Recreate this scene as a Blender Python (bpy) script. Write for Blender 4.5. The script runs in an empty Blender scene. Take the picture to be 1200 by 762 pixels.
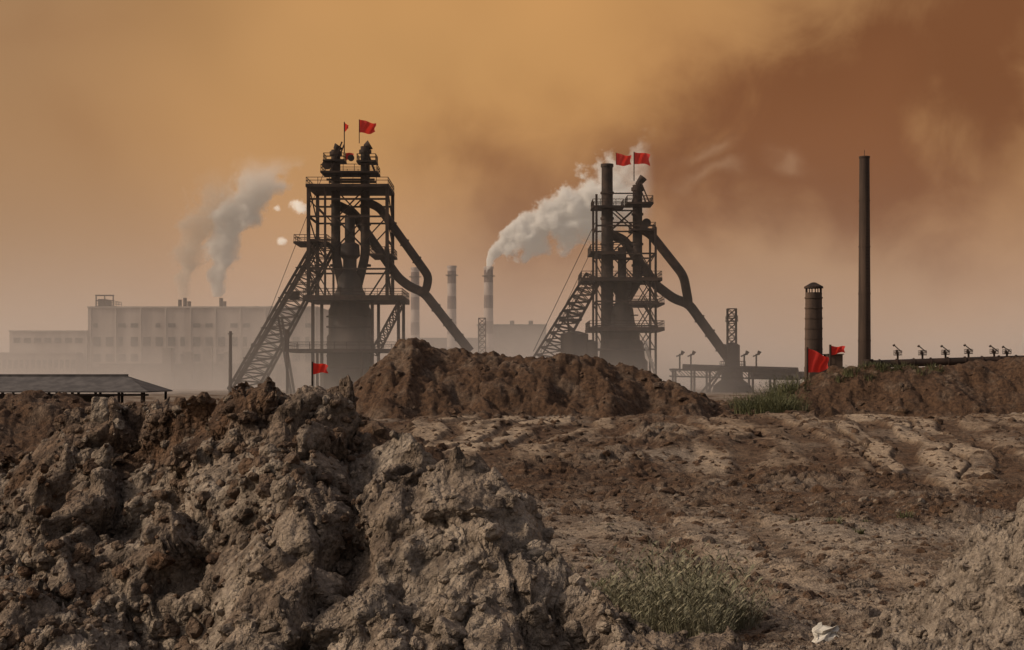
import bpy, numpy as np, math, random
from mathutils import Vector
random.seed(5)
rng=np.random.default_rng(7)
F=1667.; CZ=3.0; HY=440.
scene=bpy.context.scene
scene.view_settings.view_transform='Standard'
scene.view_settings.look='None'
scene.view_settings.exposure=0
# ---------------------------------------------------------------- noise
perm=rng.permutation(256).astype(np.int64)
def hsh(i,j,k=0):
    return perm[(perm[(perm[i&255]+j)&255]+k)&255]
def pn(x,y,seed=0):
    xi=np.floor(x).astype(np.int64); yi=np.floor(y).astype(np.int64)
    xf=x-xi; yf=y-yi
    u=xf**3*(xf*(xf*6-15)+10); v=yf**3*(yf*(yf*6-15)+10)
    def g(a,b,dx,dy):
        h=hsh(a,b,seed)*(2*math.pi/256)
        return np.cos(h)*dx+np.sin(h)*dy
    n00=g(xi,yi,xf,yf); n10=g(xi+1,yi,xf-1,yf)
    n01=g(xi,yi+1,xf,yf-1); n11=g(xi+1,yi+1,xf-1,yf-1)
    a=n00+(n10-n00)*u; b=n01+(n11-n01)*u
    return (a+(b-a)*v)*1.4
def fbm(x,y,o=4,seed=0,gain=.5):
    s=0;a=1.
    for i in range(o):
        s=s+a*pn(x,y,seed+i*13); x=x*2.03+3.1; y=y*2.03+1.7; a*=gain
    return s
def wor(x,y,seed=0):
    xi=np.floor(x).astype(np.int64); yi=np.floor(y).astype(np.int64)
    f1=np.full(x.shape,9.); f2=np.full(x.shape,9.); idv=np.zeros(x.shape); vx=np.zeros(x.shape); vy=np.zeros(x.shape)
    for i in (-1,0,1):
        for j in (-1,0,1):
            h=hsh(xi+i,yi+j,seed); h2=hsh(xi+i,yi+j,seed+57)
            dx=xi+i+.5+.85*(h/255.-.5)-x; dy=yi+j+.5+.85*(h2/255.-.5)-y
            d=np.sqrt(dx*dx+dy*dy)
            m=d<f1
            f2=np.where(m,f1,np.minimum(f2,d))
            idv=np.where(m,hsh(xi+i,yi+j,seed+111)/255.,idv)
            vx=np.where(m,dx,vx); vy=np.where(m,dy,vy)
            f1=np.where(m,d,f1)
    return f1,f2,idv,vx,vy
def clod(x,y,size,seed=0,warp=.35):
    wx=x/size+warp*pn(x/size*1.7,y/size*1.7,seed+3); wy=y/size+warp*pn(x/size*1.7+9,y/size*1.7+4,seed+5)
    f1,f2,i,_,_=wor(wx,wy,seed)
    dome=np.sqrt(np.clip(1-(f1/.85)**2,0,1))
    edge=np.clip((f2-f1)*5,0,1)
    return dome*(.25+.75*i)*(.55+.45*edge)-.42
def chunk(x,y,size,seed=0,warp=.4,tilt=.5):
    """broken lumps: gently tilted facets separated by cracks"""
    wx=x/size+warp*pn(x/size*1.6,y/size*1.6,seed+3); wy=y/size+warp*pn(x/size*1.6+9,y/size*1.6+4,seed+5)
    f1,f2,i,vx,vy=wor(wx,wy,seed)
    a=i*37.7
    t=(vx*np.cos(a)+vy*np.sin(a))*tilt
    e=np.clip((f2-f1)*2.6,0,1); e=e*(2-e)
    return e*(.45+.55*i+t)-.45
def sst(a,b,x):
    t=np.clip((x-a)/(b-a),0,1); return t*t*(3-2*t)
# ---------------------------------------------------------------- terrain
def ridge(pts):
    a=np.array([[ (p[0]-600)/F*p[2], p[2], CZ-(p[1]-HY)/F*p[2]] for p in pts]); return a
R_FG=ridge([(-260,540,12.5),(-100,548,12.2),(0,542,12),(60,534,11.8),(92,486,11.5),(148,482,11.3),(180,516,11),(232,492,10.5),(262,464,10.3),(322,463,10.0),(345,480,9.8),(420,498,9.3),(480,516,8.8),(540,550,8.3),(600,586,7.9),(650,622,7.5),(700,660,7.1),(760,704,6.7),(810,750,6.4),(900,845,6.0)])
R_D=ridge([(380,500,64),(400,466,64),(430,436,64),(462,410,64),(485,397,64),(510,406,64),(560,414,64),(640,420,64),(700,424,64),(760,438,64),(810,460,64),(850,478,64),(890,500,64)])
R_E=ridge([(860,505,66),(890,488,66),(930,455,66),(960,439,66),(1050,433,66),(1100,431,66),(1150,427,66),(1200,419,66),(1320,412,66),(1600,400,66)])
R_F=ridge([(-300,462,40),(-100,474,40),(0,470,40),(40,464,40),(85,469,40),(110,484,40),(180,490,40),(210,482,40),(260,486,40),(330,488,40),(400,482,40),(440,494,40),(520,540,40)])
def gb(x,y,cx,cy,rx,ry): return np.exp(-((x-cx)/rx)**2-((y-cy)/ry)**2)
def H(x,y):
    x=np.asarray(x,float); y=np.asarray(y,float)
    yy=y+3.5*pn(x/9,y/9,40)
    plat=sst(31,56,yy)*1.25*(1-sst(84,110,y))
    far=1-sst(90,130,y)
    z=plat+.16*fbm(x/5,y/5,3,2)*far
    bank=sst(28,35,yy)*(1-sst(88,92,y))
    brown=np.clip(.45+.9*fbm(x/3.5,y/5.,4,20)+.5*bank,0,1.0)
    wob=.6*pn(x/6,y/6,71)+.20*pn(x/1.6,y/2.2,72)
    ph1=(x-.20*y+wob*1.5)/1.75
    m1=sst(39,43,y+1.5*pn(x,y/3,73))*(1-sst(57,60,y))*sst(-7.5,-5.,x-(y-50)*.1)*(1-sst(2.5,4.5,x-(y-50)*.15))
    ph2=(x-.13*y+wob*2.0+.006*(y-48)**2)/1.65
    m2=sst(34,40,y+.5*(x-12)+3*pn(x/2.5,y/6,74))*(1-sst(60,63,y))*sst(5.0,7.,x-(y-50)*.08)*(1-sst(22,26,x))
    def stripe(ph): 
        i=np.floor(ph); f=ph-i+.16*np.sin(i*2.7); return sst(.06,.24,f)*(1-sst(.60,.86,f))*(.68+.32*np.sin(i*5.1))
    st=m1*stripe(ph1)+m2*stripe(ph2)
    mt=np.maximum(m1,m2)
    cleat=np.sin((y+.3*x+.3*pn(x*2,y*2,75))*9)
    z=z+mt*(.17*np.minimum(st*1.6,.8)-.10)+.020*st*cleat+.05*mt*fbm(x/.8,y/1.6,5,76,.55)
    brk=np.clip(.70+1.25*fbm(x/1.5,y/3.0,5,33,.6),.0,1)
    tr=np.clip(st*brk*1.05+.12*mt*brk,0,1)
    brown=brown*(1-.25*mt*st)+.35*mt*(1-st)
    near=(1-sst(28,34,yy))
    pc=7.2-(y-14)*.22+1.2*np.sin(y*.22)
    path=np.exp(-((x-pc)/2.8)**2)*near*sst(11,14,y)
    w1=np.exp(-((x-pc-.9)/.28)**2)+np.exp(-((x-pc+.9)/.28)**2); w2=np.exp(-((x-pc*.6-.5)/.25)**2)+np.exp(-((x-pc*.6-2.3)/.25)**2)
    wr=np.clip(w1+.8*w2,0,1)*near*sst(11,14,y)
    streak=np.clip(.45+1.2*fbm((x+.5*y)/.9,(y-.5*x)/4.0,4,44),0,1)
    tr=np.maximum(tr,.85*path*streak)*(1-.75*wr)
    brown=np.clip(brown*(1-.5*path)+.55*wr,0,1.1)
    z=z+path*.06*np.sin((x+.28*y)*4.2+2.5*pn(x/3,y/3,61))-.09*wr
    lump=(1-mt*.85)*(1-.6*path)*(1-.5*wr)
    rough=np.zeros_like(x)
    mm=(y>11)&(y<92)
    if mm.any():
        X=x[mm];Y=y[mm]; B=bank[mm]
        am=np.clip(.7+1.1*fbm(X/3,Y/4,2,15),.15,1.6)
        r=(.36*clod(X,Y,2.1,1)+.20*clod(X,Y,.95,8)+.10*chunk(X,Y,.5,9))*(.30+.85*B)*am
        r+= .055*clod(X,Y,.25,10)*am+.05*fbm(X/.6,Y/.9,4,11)*(.5+.8*B)
        rough[mm]=r*lump[mm]
    z=z+rough
    def heap(R,front,back,z,cl,seed,bw):
        yr=np.interp(x,R[:,0],R[:,1])+1.2*pn(x/5,y*0,seed)
        zr=np.interp(x,R[:,0],R[:,2])
        inr=(x>R[0,0])&(x<R[-1,0])
        d=y-yr
        fr=front*(1+.30*pn(x/2.5,y*0+3,seed+9))
        sm=np.sqrt(d*d+.16)-.4
        hz=zr-np.where(d<0,sm*fr,sm*back)
        m=inr&(hz>z-.6)
        hh=hz.copy()
        if m.any():
            X=x[m];Y=y[m]
            hh[m]+=cl*(.50*clod(X,Y,3.2,seed)+.36*clod(X,Y,1.4,seed+2)+.12*chunk(X,Y,.95,seed+3)+.16*clod(X,Y,.6,seed+4)+.20*fbm(X/1.3,Y/1.6,5,seed+5,.58))+cl*.65*fbm(X/2.6,Y/5,3,seed+6)*np.clip(-d[m]/2,0,1)
        hh=np.where(inr,hh,-9)
        k=hh>z
        return np.where(k,hh,z),k,d
    z,k,_=heap(R_D,.55,.5,z,.95,21,1); brown=np.where(k,1.0,brown); tr=np.where(k,0,tr)
    z,k,_=heap(R_E,.52,.4,z,.8,31,1); brown=np.where(k,1.05,brown); tr=np.where(k,0,tr)
    z,k,_=heap(R_F,.35,.3,z,.6,41,1); brown=np.where(k,1.0,brown)
    hr=1.9*np.exp(-(np.clip(4.9-x,0,9)/1.55)**2-((y-12.3)/1.9)**2)
    mr=(hr>.03)
    if mr.any(): 
        X=x[mr];Y=y[mr]; hr[mr]+=np.clip(hr[mr]*2,0,1)*(.20*clod(X,Y,.7,151)+.12*clod(X,Y,.3,153)+.05*clod(X,Y,.12,155)+.12*fbm(X/.5,Y/.5,5,157,.6))
    z=z+hr
    fgm=np.clip(hr*2,0,1)
    brown=brown*(1-fgm*.6); tr=tr*(1-fgm)
    # foreground mound
    yr=np.interp(x,R_FG[:,0],R_FG[:,1]); zr=np.interp(x,R_FG[:,0],R_FG[:,2])
    zr=np.where(x>R_FG[-1,0],R_FG[-1,2]-(x-R_FG[-1,0])*.9,zr)
    d=y-yr
    g=np.where(d<0,zr+d*.40-.03*np.clip(-d,0,3)**1.5,zr-d*.75)
    g=g-.78*gb(x,y,-1.90,8.05,.30,.55)-.50*gb(x,y,-2.4,9.1,.40,.9)-.42*gb(x,y,-1.72,7.2,.26,.9)
    g=g+.22*gb(x,y,-1.32,8.7,.32,1.0)+.20*gb(x,y,-2.95,8.2,.5,.9)+.16*gb(x,y,-2.15,8.75,.16,.25)
    g=g-.34*gb(x,y,-.92,8.5,.13,.9)+.06*gb(x,y,-.35,8.0,.3,.6)-.24*gb(x,y,.25,6.9,.18,.6)-.22*gb(x,y,-.45,6.9,.2,.7)-.35*gb(x,y,-3.4,9.8,.3,1.)
    g=np.maximum(g,np.where(y<3.6,1.25,-1)*1.)
    nr_=(g>z-.5)&(y<17)
    G=g.copy()
    if nr_.any():
        X=x[nr_];Y=y[nr_]
        big=chunk(X,Y,.95,51,.5,.6)*.26+clod(X,Y,.52,53,.5)*.20
        sel=np.clip(.60+1.0*fbm(X/.8,Y/.8,2,66),.12,1.25)
        sm=clod(X,Y,.26,55,.5)*.12+chunk(X,Y,.15,57,.4)*.038+clod(X,Y,.09,58,.4)*.034+clod(X,Y,.05,59,.4)*.018
        rd=1-np.abs(fbm(X/.5,Y/.5,5,63,.55))
        G[nr_]+=big+sm*sel+.10*(rd-.7)+.045*fbm(X/.22,Y/.22,4,77,.6)
    k=(G>z)&(y<17)
    z=np.where(k,G,z)
    bf=np.clip(1.0*sst(-1.3,.3,d+.6*pn(x*1.3,y*1.3,91))*(1-sst(-1.4,-.6,x))+.22+.5*fbm(x/.7,y/.7,4,95),0,1.0)
    brown=np.where(k,bf,brown)
    tr=np.where(k,0,tr)
    mask=np.where(k,1.,0.)
    return z,brown,tr,mask
def warp3(x,y,z,mask):
    a=.10*mask
    dx=a*fbm(x*1.7+z*2.2,y*1.7-z*1.9,3,101); dy=a*fbm(x*1.7-z*2.0+7,y*1.7+z*2.3,3,107)
    return x+dx*1.0,y+dy*1.4,z
def surf(x,y):
    x=np.atleast_1d(x);y=np.atleast_1d(y)
    z,b,t,m=H(x,y); X,Y,Z=warp3(x,y,z,m); return X,Y,Z
def zat(x,y): return float(H(np.array([x]),np.array([y]))[0][0])

def link(o,parent=None):
    scene.collection.objects.link(o)
    if parent: o.parent=parent
    return o
def np_mesh(name,V,Fq,mat,smooth=True,parent=None,attrs=None,nv=4):
    me=bpy.data.meshes.new(name)
    me.vertices.add(len(V)); me.vertices.foreach_set('co',V.astype(np.float32).ravel())
    me.loops.add(Fq.size); me.loops.foreach_set('vertex_index',Fq.astype(np.int32).ravel())
    me.polygons.add(len(Fq)); me.polygons.foreach_set('loop_start',np.arange(0,Fq.size,nv,dtype=np.int32))
    me.polygons.foreach_set('use_smooth',np.full(len(Fq),smooth))
    me.update(calc_edges=True)
    if attrs:
        for k,a in attrs.items():
            at=me.attributes.new(k,'FLOAT','POINT'); at.data.foreach_set('value',a.astype(np.float32))
    me.materials.append(mat)
    return link(bpy.data.objects.new(name,me),parent)

# ---------------------------------------------------------------- materials
def newmat(name):
    m=bpy.data.materials.new(name); m.use_nodes=True
    nt=m.node_tree; b=nt.nodes['Principled BSDF']; return m,nt,b
def N(nt,t,**kw):
    n=nt.nodes.new(t)
    for k,v in kw.items(): setattr(n,k,v)
    return n
def mathn(nt,op,a,b=None,c=None,clamp=False):
    n=nt.nodes.new('ShaderNodeMath'); n.operation=op; n.use_clamp=clamp
    for i,v in enumerate((a,b,c)):
        if v is None: continue
        if isinstance(v,(int,float)): n.inputs[i].default_value=v
        else: nt.links.new(v,n.inputs[i])
    return n.outputs[0]
def mixc(nt,f,a,b,mode='MIX'):
    n=nt.nodes.new('ShaderNodeMix'); n.data_type='RGBA'; n.blend_type=mode
    for s,v in ((0,f),(6,a),(7,b)):
        if isinstance(v,(int,float)): n.inputs[s].default_value=v
        elif isinstance(v,tuple): n.inputs[s].default_value=(*v,1)
        else: nt.links.new(v,n.inputs[s])
    return n.outputs[2]
def noise(nt,vec,scale,detail=5,rough=.6,dist=0):
    n=nt.nodes.new('ShaderNodeTexNoise'); n.inputs['Scale'].default_value=scale
    n.inputs['Detail'].default_value=detail; n.inputs['Roughness'].default_value=rough; n.inputs['Distortion'].default_value=dist
    if vec is not None: nt.links.new(vec,n.inputs['Vector'])
    return n.outputs['Fac']
def mrange(nt,v,a,b,c=0.,d=1.,smooth=True):
    n=nt.nodes.new('ShaderNodeMapRange'); n.interpolation_type='SMOOTHSTEP' if smooth else 'LINEAR'
    nt.links.new(v,n.inputs[0])
    for i,k in enumerate((a,b,c,d)): n.inputs[i+1].default_value=k
    return n.outputs[0]
GRAY_A=(.125,.096,.075); GRAY_B=(.36,.295,.237); BR_A=(.046,.025,.015); BR_B=(.135,.075,.043); LT=(.45,.345,.25)
def dirt(name,attr=True,browncon=0.):
    m,nt,b=newmat(name)
    tc=N(nt,'ShaderNodeTexCoord').outputs['Object']
    n1=noise(nt,tc,.9,4,.65); n2=noise(nt,tc,6,5,.72); n3=noise(nt,tc,38,3,.7)
    gr=mixc(nt,mrange(nt,n2,.33,.66),GRAY_A,GRAY_B)
    br=mixc(nt,mrange(nt,n2,.35,.68),BR_A,BR_B)
    if attr:
        ab=N(nt,'ShaderNodeAttribute',attribute_name='brown').outputs['Fac']
        at=N(nt,'ShaderNodeAttribute',attribute_name='track').outputs['Fac']
        bf=mathn(nt,'ADD',ab,mathn(nt,'MULTIPLY',mathn(nt,'SUBTRACT',n1,.5),1.6),clamp=True)
        c=mixc(nt,bf,gr,br)
        tf=mathn(nt,'MULTIPLY',at,mrange(nt,n2,.3,.62,.3,1.))
        c=mixc(nt,tf,c,LT)
    else:
        bf=mathn(nt,'ADD',browncon,mathn(nt,'MULTIPLY',mathn(nt,'SUBTRACT',n1,.5),1.6),clamp=True)
        c=mixc(nt,bf,gr,br)
    c=mixc(nt,mrange(nt,n3,.3,.7,.0,.6),c,mixc(nt,.55,c,(.02,.015,.012)))
    nt.links.new(c,b.inputs['Base Color']); b.inputs['Roughness'].default_value=.9
    b.inputs['Specular IOR Level'].default_value=.2
    v=N(nt,'ShaderNodeTexVoronoi'); v.inputs['Scale'].default_value=26; nt.links.new(tc,v.inputs['Vector'])
    hsum=mathn(nt,'MULTIPLY',v.outputs['Distance'],-.7)
    hsum=mathn(nt,'ADD',hsum,mathn(nt,'ADD',mathn(nt,'MULTIPLY',n2,1.6),mathn(nt,'MULTIPLY',n3,.8)))
    bp=N(nt,'ShaderNodeBump'); bp.inputs['Strength'].default_value=1.; bp.inputs['Distance'].default_value=.055
    nt.links.new(hsum,bp.inputs['Height']); nt.links.new(bp.outputs[0],b.inputs['Normal'])
    return m
M_GROUND=dirt('dirt'); M_ROCK=dirt('dry_clod',False,.25); M_CLODB=dirt('brown_clod',False,.85)
def plain(name,a,b2,scale=.5,rough=.8,metal=0,bump=0.,streak=False):
    m,nt,b=newmat(name)
    tc=N(nt,'ShaderNodeTexCoord').outputs['Object']
    vec=tc
    if streak:
        mp=N(nt,'ShaderNodeMapping'); mp.inputs['Scale'].default_value=(1,1,.12); nt.links.new(tc,mp.inputs[0]); vec=mp.outputs[0]
    n=noise(nt,vec,scale,8,.65)
    nt.links.new(mixc(nt,mrange(nt,n,.35,.65),a,b2),b.inputs['Base Color'])
    b.inputs['Roughness'].default_value=rough; b.inputs['Metallic'].default_value=metal
    b.inputs['Specular IOR Level'].default_value=.2
    if bump:
        bp=N(nt,'ShaderNodeBump'); bp.inputs['Strength'].default_value=bump; bp.inputs['Distance'].default_value=.05
        nt.links.new(noise(nt,tc,scale*8,5),bp.inputs['Height']); nt.links.new(bp.outputs[0],b.inputs['Normal'])
    return m
M_STEEL=plain('sooty_steel',(.014,.010,.009),(.04,.024,.018),.6,.8,0)
M_SHELL=plain('furnace_shell',(.022,.018,.018),(.055,.039,.032),.4,.75,0,0,True)
M_STACK=plain('stack_brick',(.035,.024,.02),(.075,.05,.038),.5,.9,0,.3,True)
M_WALL=plain('factory_wall',(.19,.155,.14),(.32,.27,.24),.25,.9,0,0,True)
M_WALL2=plain('factory_wall_dark',(.10,.08,.072),(.15,.125,.11),.25,.9,0,0,True)
M_WIN=plain('window_glass',(.012,.012,.014),(.04,.04,.045),.5,.3)
M_TRIM=plain('concrete_trim',(.24,.20,.18),(.32,.27,.24),.3,.9)
M_ROOF=plain('shed_roof',(.05,.045,.045),(.09,.08,.078),1.,.8)
M_RAIL=plain('pale_steel',(.2,.18,.17),(.3,.27,.25),1,.7)
M_BAG=plain('plastic_sheet',(.36,.34,.30),(.5,.47,.43),4,.4)
def flagmat():
    m,nt,b=newmat('flag_cloth'); b.inputs['Base Color'].default_value=(.50,.025,.018,1); b.inputs['Roughness'].default_value=.8
    tr=N(nt,'ShaderNodeBsdfTranslucent'); tr.inputs[0].default_value=(.7,.04,.022,1)
    mx=N(nt,'ShaderNodeMixShader'); mx.inputs[0].default_value=.4
    nt.links.new(b.outputs[0],mx.inputs[1]); nt.links.new(tr.outputs[0],mx.inputs[2]); nt.links.new(mx.outputs[0],nt.nodes['Material Output'].inputs[0])
    return m
M_FLAG=flagmat()
def bandmat():
    m,nt,b=newmat('banded_chimney'); tc=N(nt,'ShaderNodeTexCoord').outputs['Object']
    sp=N(nt,'ShaderNodeSeparateXYZ'); nt.links.new(tc,sp.inputs[0])
    f=mathn(nt,'FRACT',mathn(nt,'DIVIDE',sp.outputs[2],7.6))
    k=mathn(nt,'GREATER_THAN',f,.5)
    c=mixc(nt,k,(.07,.045,.04),(.28,.23,.21))
    c=mixc(nt,mrange(nt,noise(nt,tc,.3,6),.3,.8,0,.5),c,(.10,.07,.065))
    nt.links.new(c,b.inputs['Base Color']); b.inputs['Roughness'].default_value=.9
    return m
M_BAND=bandmat()
def grassmat(name,a,b2):
    m,nt,b=newmat(name)
    g=N(nt,'ShaderNodeNewGeometry').outputs['Random Per Island']
    nt.links.new(mixc(nt,g,a,b2),b.inputs['Base Color']); b.inputs['Roughness'].default_value=.8
    return m
M_GRASS=grassmat('dry_grass',(.085,.083,.045),(.22,.195,.13)); M_GREEN=grassmat('green_weed',(.035,.04,.015),(.09,.085,.03))

# ---------------------------------------------------------------- ground mesh
ya=np.concatenate([np.linspace(-25,3.2,14)[:-1],3.2*np.exp(np.arange(0,math.log(34/3.2),.0030)),34*np.exp(np.arange(.002,math.log(92/34),.0019)),92*np.exp(np.linspace(.03,math.log(6000/92),110))])
NC=1080
u=np.linspace(-1,1,NC)
W=.5*np.maximum(ya,0)+1.3+np.where(ya>90,(ya-90)*.9,0)+np.where(ya<3.2,(3.2-ya)*1.2,0)
X=W[:,None]*u[None,:]; Y=np.repeat(ya[:,None],NC,1)
z,br,tr,mk=H(X.ravel(),Y.ravel())
xx,yy,zz=warp3(X.ravel(),Y.ravel(),z,mk)
nr=len(ya)
idx=np.arange(nr*NC).reshape(nr,NC)
Q=np.stack([idx[:-1,:-1],idx[:-1,1:],idx[1:,1:],idx[1:,:-1]],-1).reshape(-1,4)
np_mesh('ground',np.stack([xx,yy,zz],1),Q,M_GROUND,True,None,{'brown':br,'track':tr})

# ---------------------------------------------------------------- rubble
import bmesh
def icos(sub,n):
    out=[]
    for i in range(n):
        bm=bmesh.new(); bmesh.ops.create_icosphere(bm,subdivisions=sub,radius=1)
        V=np.array([v.co[:] for v in bm.verts]); Fc=np.array([[v.index for v in f.verts] for f in bm.faces]); bm.free()
        for c in range(7):
            d=rng.normal(size=3); d/=np.linalg.norm(d); t=rng.uniform(.5,.85)
            pr=V@d; V=V-np.outer(np.clip(pr-t,0,None),d)
        nz=pn(V[:,0]*2+i*5,V[:,1]*2+V[:,2]*1.7,i)+.5*pn(V[:,0]*5+i*5,V[:,1]*5+V[:,2]*4.7,i+3)
        V=V*(1+.17*nz[:,None]); V*=rng.uniform([.7,.7,.5],[1.2,1.0,.9])
        out.append((V,Fc))
    return out
IC1=icos(1,8); IC2=icos(2,8); IC3=icos(3,6)
def scatter(pos,size,lib):
    Vs=[];Fs=[];o=0
    for p,s in zip(pos,size):
        V,Fc=lib[random.randrange(len(lib))]
        a=rng.uniform(0,6.28); t=rng.normal(0,.5)
        ca,sa=math.cos(a),math.sin(a); ct,st=math.cos(t),math.sin(t)
        R=np.array([[ca,-sa,0],[sa,ca,0],[0,0,1]])@np.array([[1,0,0],[0,ct,-st],[0,st,ct]])
        Vs.append((V*s)@R.T+p); Fs.append(Fc+o); o+=len(V)
    return np.concatenate(Vs),np.concatenate(Fs)
def sample(n,ylo,yhi,slo,shi):
    y=np.exp(rng.uniform(math.log(ylo),math.log(yhi),n)); s=rng.uniform(slo,shi,n); return s*y,y
def psize(n,a,b,p=2.2):
    u_=rng.uniform(0,1,n); return (a**(1-p)+u_*(b**(1-p)-a**(1-p)))**(1/(1-p))
def place(n,yl,yh,sl,sh,a,b,p,lib,sink):
    x,y=sample(n,yl,yh,sl,sh); sz=psize(n,a,b,p); X1,Y1,Z1=surf(x,y)
    return scatter(np.stack([X1,Y1,Z1-sz*sink],1),sz,lib)
def joinp(L):
    o=0;Vs=[];Fs=[]
    for v,f in L: Vs.append(v);Fs.append(f+o);o+=len(v)
    return np.concatenate(Vs),np.concatenate(Fs)
bx=[(205,575,9.0,.19),(372,650,7.6,.19),(610,585,7.9,.12),(20,760,7.2,.22),(1150,690,12,.16),(1190,700,11.5,.2),(1110,735,12,.15),(1075,720,12.3,.1),(510,560,8.2,.11),(440,540,8.6,.12),(120,500,11.,.2),(90,510,11.1,.16)]
pb=[];sb=[]
for px,py,d,r in bx:
    X_=(px-600)/F*d; pb.append((X_,d,zat(X_,d)-r*.1)); sb.append(r)
a_,b_=joinp([place(14000,4.8,13,-.5,.45,.007,.05,2.2,IC1,.1),place(1500,6,12,-.45,.15,.025,.07,2.2,IC2,.2),place(700,10.5,14.5,.2,.42,.02,.09,2.,IC2,.2),place(200,6,11.5,-.42,.12,.05,.13,2.,IC3,.35),scatter(np.array(pb),sb,IC3),place(6500,12.5,34,-.05,.42,.02,.15,2.3,IC1,.15),place(150,14,33,0,.42,.1,.3,2.,IC3,.4)])
np_mesh('rubble',a_,b_,M_ROCK,False,None,None,3)
a_,b_=joinp([place(7500,30,66,-.4,.45,.05,.30,2.6,IC1,.2),place(300,30,64,-.1,.45,.15,.42,2.,IC2,.35),place(3000,8.0,13,-.42,-.1,.015,.10,2.,IC2,.2),place(2800,14,33,-.05,.42,.025,.16,2.2,IC1,.2),place(60,14,32,0.02,.42,.15,.36,2.,IC3,.4)])
np_mesh('dirt_clods',a_,b_,M_CLODB,False,None,None,3)

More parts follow.
